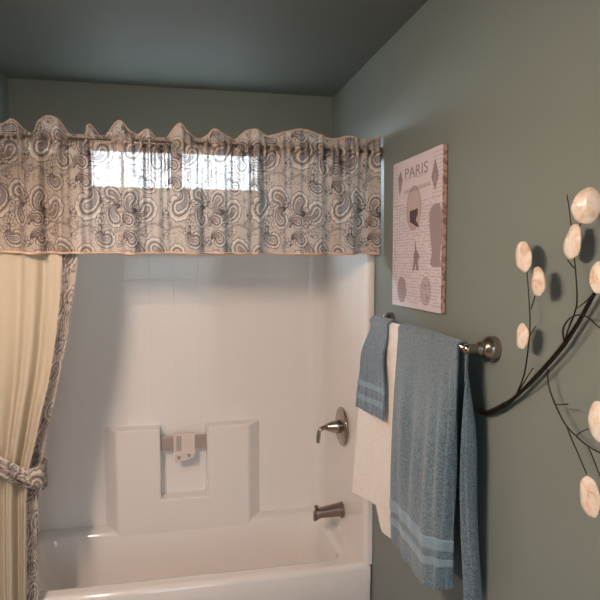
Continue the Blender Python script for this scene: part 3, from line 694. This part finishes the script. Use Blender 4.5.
# finial ornaments top left and top right
for c_ in ([(435.5, 158), (438, 170), (439, 176), (436.5, 184), (435.5, 191), (433.5, 184), (431.5, 177), (433, 170)], [(401, 171), (403, 180), (401.5, 190), (400, 196), (399, 188), (398.5, 179)]):
    q = [cpt(*p) for p in c_]; fill(img, q, INK, .75); m_ = np.mean(q, 0); stroke(img, el(m_[0], m_[1] + 2, 3, 6), 1.2, (196, 178, 178), .9)
stroke(img, [cpt(405, 181), cpt(412, 177), cpt(420, 176), cpt(428, 172)], 1.2, INK2, .6)
x0_, y0_ = cpt(405, 192); x1_, y1_ = cpt(430, 183)                # line of small capitals, unreadable in the photo
for i in range(17):
    f = i / 16; xx = x0_ + (x1_ - x0_) * f; yy = y0_ + (y1_ - y0_) * f
    stroke(img, [(xx - 1.5, yy + 3), (xx, yy - 3), (xx + 1.5, yy + 3)], 1.3, INK, .8)
x0_, y0_ = cpt(415, 158.5); x1_, y1_ = cpt(422, 155.5)
for i in range(4): stroke(img, [(x0_ + (x1_ - x0_) * i / 3, y0_), (x0_ + (x1_ - x0_) * i / 3 + 2, y0_ - 2)], 1.2, INK2, .8)
for (u, v), f_ in (((402, 289), .7), ((425.5, 290.5), .35)):      # two round stamps
    a, b = cpt(u, v); fill(img, el(a, b, 20, 22), INK2, f_); stroke(img, el(a, b, 20, 22), 1.5, INK, .5)
a, b = cpt(425.5, 290.5)
for k in range(26): disc(img, a + rng.uniform(-14, 14), b + rng.uniform(-16, 16), 1.3, INK)
stroke(img, [cpt(395, 240), cpt(396, 255), cpt(394.5, 268)], 2.2, INK2, .7)
# front face grid + wrapped near edge in one sheet
cols_y = np.linspace(yF_, yN, nW); rows_z = np.linspace(zT, zBt, nH)
P = np.zeros((nH, nW, 3)); P[..., 0] = CXF - .0012; P[..., 1] = cols_y[None]; P[..., 2] = rows_z[:, None]
cv = thing('canvas_print', 'tall stretched canvas print with old script and a heading above the towel bar', 'canvas print', (R, (yF_ + yN) / 2, (zT + zBt) / 2))
canvas_m = mat('canvas_print_surface', (.7, .6, .6), .75); Nc, Kc, bc = nodes(canvas_m); at = Nc.new('ShaderNodeAttribute'); at.attribute_name = 'dye'; Kc.new(at.outputs['Color'], bc.inputs['Base Color'])
canvas_side = mat('canvas_wrapped_edge', srgb(196, 160, 148), .8); add_mottle(canvas_side, srgb(150, 118, 110), srgb(206, 170, 156), 90, 4, .42, .55)
bevel_mod(under(from_bm('stretched_canvas', box_bm(CXF, R - .001, yN, yF_, zBt, zT), canvas_side, smooth=False), cv), .003, 2)
me = grid_mesh('printed_face', P); set_colors(me, to_lin(img[::1].reshape(-1, 3))); under(link('printed_face', me, canvas_m), cv)
ink_m = mat('printed_ink', to_lin((150, 136, 142)).tolist(), .8)
cu = bpy.data.curves.new('heading', 'FONT'); cu.body = 'PARIS'; cu.align_x = 'CENTER'; cu.extrude = .0004; cu.space_character = 1.05
pa, pb_ = onX(405.5, 175, CXF), onX(428, 168, CXF); cu.size = .05
to = bpy.data.objects.new('tmp', cu); C.objects.link(to); dg = bpy.context.evaluated_depsgraph_get(); me = bpy.data.meshes.new_from_object(to.evaluated_get(dg)); bpy.data.objects.remove(to)
wv_ = max(v.co.x for v in me.vertices) - min(v.co.x for v in me.vertices); k = (pa.y - pb_.y) / wv_
yc = (pa.y + pb_.y) / 2; zc = (onX(416, 172, CXF).z) - .012
for v in me.vertices: x, y, z = v.co; v.co = (CXF - .0016 - z, yc - x * k, zc + y)
under(link('printed_heading', me, ink_m, smooth=False), cv)

# ------------------------------------------------------------------ wall sculpture: bronze branch with capiz shell leaves
ws = thing('wall_sculpture', 'dark metal branch wall sculpture with pale capiz shell leaves', 'wall sculpture', (R, 1.05, H - .25))
def wp(u, v, off): return tuple(onX(u, v, R - off))
def twig(pts, r0, r1, name='twig', seg=8, n=7):
    q = spline([wp(*p) for p in pts], n); under(from_bm(name, tube_bm(q, list(np.linspace(r0, r1, len(q))), seg), bronze), ws)
main = [(480, 411, 0.0084), (486, 413, 0.0102), (496, 410, 0.0121), (508, 403, 0.0139), (524, 389, 0.0149), (542, 370, 0.0158), (560, 349, 0.0167), (576, 326, 0.0167), (590, 301, 0.0167), (600, 283, 0.0158), (616, 250, 0.0139), (630, 222, 0.0139)]
q = spline([wp(*p) for p in main], 7)
rad = np.interp(np.linspace(0, 1, len(q)), [0, .08, .25, .3, .6, 1], [.0065, .0080, .0078, .0046, .0042, .0035])
under(from_bm('branch', tube_bm(q, list(rad), 12), bronze), ws)
main2 = [(505, 404, 0.0211), (530, 385, 0.0248), (548, 366, 0.0267), (564, 347, 0.0273), (580, 322, 0.0285), (597, 290, 0.0285), (612, 262, 0.0285)]
twig(main2, .0022, .002, 'branch', 10)
twig([(517, 393, 0.0223), (524, 375, 0.0279), (528, 350, 0.0310), (530, 325, 0.0310), (529, 300, 0.0310), (527, 272, 0.0310)], .0019, .0011)
twig([(518, 392, 0.0223), (526, 379, 0.0279), (533, 368, 0.0310)], .0014, .0011)
twig([(529, 337, 0.0310), (533, 330, 0.0322), (536, 326, 0.0335)], .0013, .0011)
twig([(531, 309, 0.0310), (533, 303, 0.0310), (535, 296, 0.0310)], .0013, .0011)
twig([(564, 345, 0.0236), (568, 330, 0.0279), (575, 312, 0.0298), (577, 298, 0.0310), (575.5, 270, 0.0310), (573, 245, 0.0322), (570, 215, 0.0335), (567, 195, 0.0341)], .0019, .0011)
twig([(564.5, 343, 0.0236), (563, 330, 0.0285), (568, 320, 0.0310), (577, 315, 0.0310), (587, 317, 0.0310), (600, 328, 0.0279), (612, 334, 0.0248)], .0021, .0011)
twig([(577, 308, 0.0298), (585, 302, 0.0298), (594, 293, 0.0310), (600, 286, 0.0310)], .0014, .0011)
twig([(574, 268, 0.0310), (570, 263, 0.0322), (567.5, 260, 0.0329)], .0014, .0011)
twig([(573, 242, 0.0310), (577, 233, 0.0322), (581, 223, 0.0341)], .0014, .0011)
twig([(547.5, 369, 0.0223), (548.5, 385, 0.0260), (555, 404, 0.0285), (565, 424, 0.0298), (576, 436, 0.0298), (588, 446, 0.0298), (600, 453, 0.0285), (615, 460, 0.0248)], .0019, .0011)
twig([(555.5, 404.5, 0.0285), (561, 404.5, 0.0279), (568, 404.2, 0.0273)], .0013, .0011)
twig([(566, 425, 0.0291), (572, 440, 0.0310), (579, 456, 0.0322), (586.5, 474, 0.0335)], .0015, .0011)
twig([(576, 435.5, 0.0298), (582, 431.5, 0.0310), (588, 429, 0.0322)], .0013, .0011)
twig([(588, 446, 0.0291), (593, 458, 0.0298), (600, 476, 0.0310), (606, 490, 0.0310)], .0014, .0011)
shell_m = mat('capiz_shell', srgb(234, 220, 204), .25); Ns, Ks, bs = nodes(shell_m)
tc = Ns.new('ShaderNodeTexCoord'); nz = Ns.new('ShaderNodeTexNoise'); nz.inputs['Scale'].default_value = 34; nz.inputs['Detail'].default_value = 5; nz.inputs['Distortion'].default_value = 1.2
cr = Ns.new('ShaderNodeValToRGB'); cr.color_ramp.elements[0].position = .30; cr.color_ramp.elements[0].color = srgb(214, 182, 150); cr.color_ramp.elements[1].position = .62; cr.color_ramp.elements[1].color = srgb(244, 236, 226)
e = cr.color_ramp.elements.new(.44); e.color = srgb(236, 218, 198)
Ks.new(tc.outputs['Object'], nz.inputs['Vector']); Ks.new(nz.outputs['Fac'], cr.inputs[0]); Ks.new(cr.outputs[0], bs.inputs['Base Color'])
bpn = Ns.new('ShaderNodeBump'); bpn.inputs['Strength'].default_value = .35; bpn.inputs['Distance'].default_value = .0015; Ks.new(nz.outputs['Fac'], bpn.inputs['Height']); Ks.new(bpn.outputs[0], bs.inputs['Normal'])
bs.inputs['Coat Weight'].default_value = .5; bs.inputs['Coat Roughness'].default_value = .12; bs.inputs['Subsurface Weight'].default_value = .1; bs.inputs['Subsurface Radius'].default_value = (.01, .006, .004)
def shell(u, v, off, w, h, yaw, tilt, seed, bulge=.007):
    """w,h: half sizes in m; yaw turns the leaf towards the tub (+) or the door (-); tilt leans its top"""
    rg = np.random.default_rng(seed); c = onX(u, v, R - off)
    nrm = Vector((-math.cos(yaw), -math.sin(yaw), 0)); ax = Vector((-nrm.y, nrm.x, 0)); ax = -ax if ax.y > 0 else ax     # image right = -y
    upv = (Vector((0, 0, 1)) * math.cos(tilt) + ax * math.sin(tilt)); ax2 = ax * math.cos(tilt) - Vector((0, 0, 1)) * math.sin(tilt)
    bm = bmesh.new(); rings = []; K_ = 36; ph = [rg.uniform(0, 6) for _ in range(4)]
    for r in np.linspace(0, 1, 10)[1:]:
        ring = []
        for k in range(K_):
            a = 2 * PI * k / K_; e_ = 1 + .05 * math.sin(2 * a + ph[0]) + .03 * math.sin(3 * a + ph[1]) + .018 * math.sin(7 * a + ph[2]) * r
            sx, sy = r * e_ * w * math.cos(a) * (1 - .10 * math.sin(a)), r * e_ * h * math.sin(a)
            d = bulge * (1 - r * r) + .0003 * math.sin(9 * r + 3 * a) * r + 0.0008 * r * math.sin(4 * a + ph[3])
            ring.append(bm.verts.new(c + ax2 * sx + upv * sy + nrm * d))
        rings.append(ring)
    cv_ = bm.verts.new(c + nrm * bulge)
    for k in range(K_): bm.faces.new((cv_, rings[0][k], rings[0][(k + 1) % K_]))
    for a, b in zip(rings, rings[1:]):
        for k in range(K_): bm.faces.new((a[k], a[(k + 1) % K_], b[(k + 1) % K_], b[k]))
    o = from_bm('shell_leaf', bm, shell_m); s_ = o.modifiers.new('t', 'SOLIDIFY'); s_.thickness = .0022; s_.offset = 0
    under(o, ws)
shell(523.5, 256.5, .040, .031, .0355, 0, -.22, 1)
shell(538.5, 281.5, .044, .023, .033, .0, -.12, 2)
shell(522.5, 336, .042, .023, .030, .0, .02, 3)
shell(573, 242, .034, .026, .034, -.0, .20, 4)
shell(587, 205.5, .046, .0275, .0325, .62, .12, 5)
shell(600, 278, .045, .020, .0290, .35, .0, 6)
shell(598, 421, .044, .0225, .0370, .1, .0, 7)
shell(590, 496.5, .044, .0245, .0400, .1, -.10, 8)

# ------------------------------------------------------------------ vanity light on the left wall (outside the frame) and daylight
LY = (.72, .98, 1.24); LZ = H + .37; LX = L + .11
vl = thing('vanity_light', 'three-globe bathroom vanity light on the left wall', 'light fixture', (L, LY[1], LZ))
bevel_mod(under(from_bm('back_plate', box_bm(L, L + .022, LY[0] - .1, LY[2] + .1, LZ - .05, LZ + .05), satin, smooth=False), vl), .006, 3)
bulb_m = bpy.data.materials.new('warm_globe_bulb'); bulb_m.use_nodes = True; Nb, Kb = bulb_m.node_tree.nodes, bulb_m.node_tree.links; Nb.clear()
o_ = Nb.new('ShaderNodeOutputMaterial'); em = Nb.new('ShaderNodeEmission'); em.inputs[0].default_value = (1, .725, .57, 1); em.inputs[1].default_value = 315; Kb.new(em.outputs[0], o_.inputs[0])
for y in LY:
    under(from_bm('lamp_arm', lathe_bm([(.02, .022), (.03, .022), (.035, .012), (.07, .012), (.074, .02)], (L, y, LZ), (1, 0, 0), 24), satin), vl)
    bm = bmesh.new(); bmesh.ops.create_uvsphere(bm, u_segments=24, v_segments=16, radius=.050); bmesh.ops.translate(bm, verts=bm.verts, vec=(LX, y, LZ))
    under(from_bm('uplight_block_cap', lathe_bm([(.006, .074), (.024, .073), (.048, .060), (.062, .036), (.068, .008), (.066, .006), (.060, .034), (.046, .057), (.022, .070)], (LX, y, LZ), (0, 0, 1), 32), satin), vl)  # unseen cap, shaped to keep the bulb's upward light off ceiling and back wall
    under(from_bm('globe_bulb', bm, bulb_m), vl)

w = bpy.data.worlds.new('daylight'); bpy.context.scene.world = w; w.use_nodes = True
bg = w.node_tree.nodes['Background']; bg.inputs[0].default_value = (.80, .90, 1.0, 1)
Nw, Kw = w.node_tree.nodes, w.node_tree.links; tcw = Nw.new('ShaderNodeTexCoord'); spw = Nw.new('ShaderNodeSeparateXYZ'); mrw = Nw.new('ShaderNodeMapRange')
Kw.new(tcw.outputs['Generated'], spw.inputs[0]); Kw.new(spw.outputs['Y'], mrw.inputs['Value']); mrw.inputs['From Min'].default_value = -.2; mrw.inputs['From Max'].default_value = .2
mrw.inputs['To Min'].default_value = 4.2; mrw.inputs['To Max'].default_value = 31; mrz = Nw.new('ShaderNodeMapRange'); Kw.new(spw.outputs['Z'], mrz.inputs['Value']); mrz.inputs['From Min'].default_value = -.1; mrz.inputs['From Max'].default_value = .1; mrz.inputs['To Min'].default_value = .22; mrz.inputs['To Max'].default_value = 1.1
mlw = Nw.new('ShaderNodeMath'); mlw.operation = 'MULTIPLY'; Kw.new(mrw.outputs[0], mlw.inputs[0]); Kw.new(mrz.outputs[0], mlw.inputs[1]); Kw.new(mlw.outputs[0], bg.inputs[1])
pl_ = bpy.data.lights.new('window_portal', 'AREA'); pl_.shape = 'RECTANGLE'; pl_.size = WX1 - WX0; pl_.size_y = WZ1 - WZ0
po = bpy.data.objects.new('window_portal', pl_); C.objects.link(po); po.location = ((WX0 + WX1) / 2, D + .1, (WZ0 + WZ1) / 2); po.rotation_euler = (-PI / 2, 0, 0)
pl_.cycles.is_portal = True

dl = bpy.data.lights.new('fill_doorway_portal', 'AREA'); dl.shape = 'RECTANGLE'; dl.size = .72; dl.size_y = 2.01; dl.cycles.is_portal = True
do_ = bpy.data.objects.new('fill_doorway_portal', dl); C.objects.link(do_); do_.location = (.02, YF - .1, 1.005); do_.rotation_euler = (PI / 2, 0, 0)  # samples the fill daylight through the added doorway
# ------------------------------------------------------------------ camera
cam = bpy.data.cameras.new('camera'); co = bpy.data.objects.new('camera', cam); C.objects.link(co)
cam.sensor_width = 36; cam.lens = 36; cam.clip_start = .02
co.location = (0, 0, H); co.rotation_euler = (PI / 2 - PIT, 0, -YAW)
sc = bpy.context.scene; sc.camera = co
sc.view_settings.view_transform = 'Standard'; sc.view_settings.look = 'None'; sc.view_settings.gamma = 1
sc.view_settings.exposure = .08
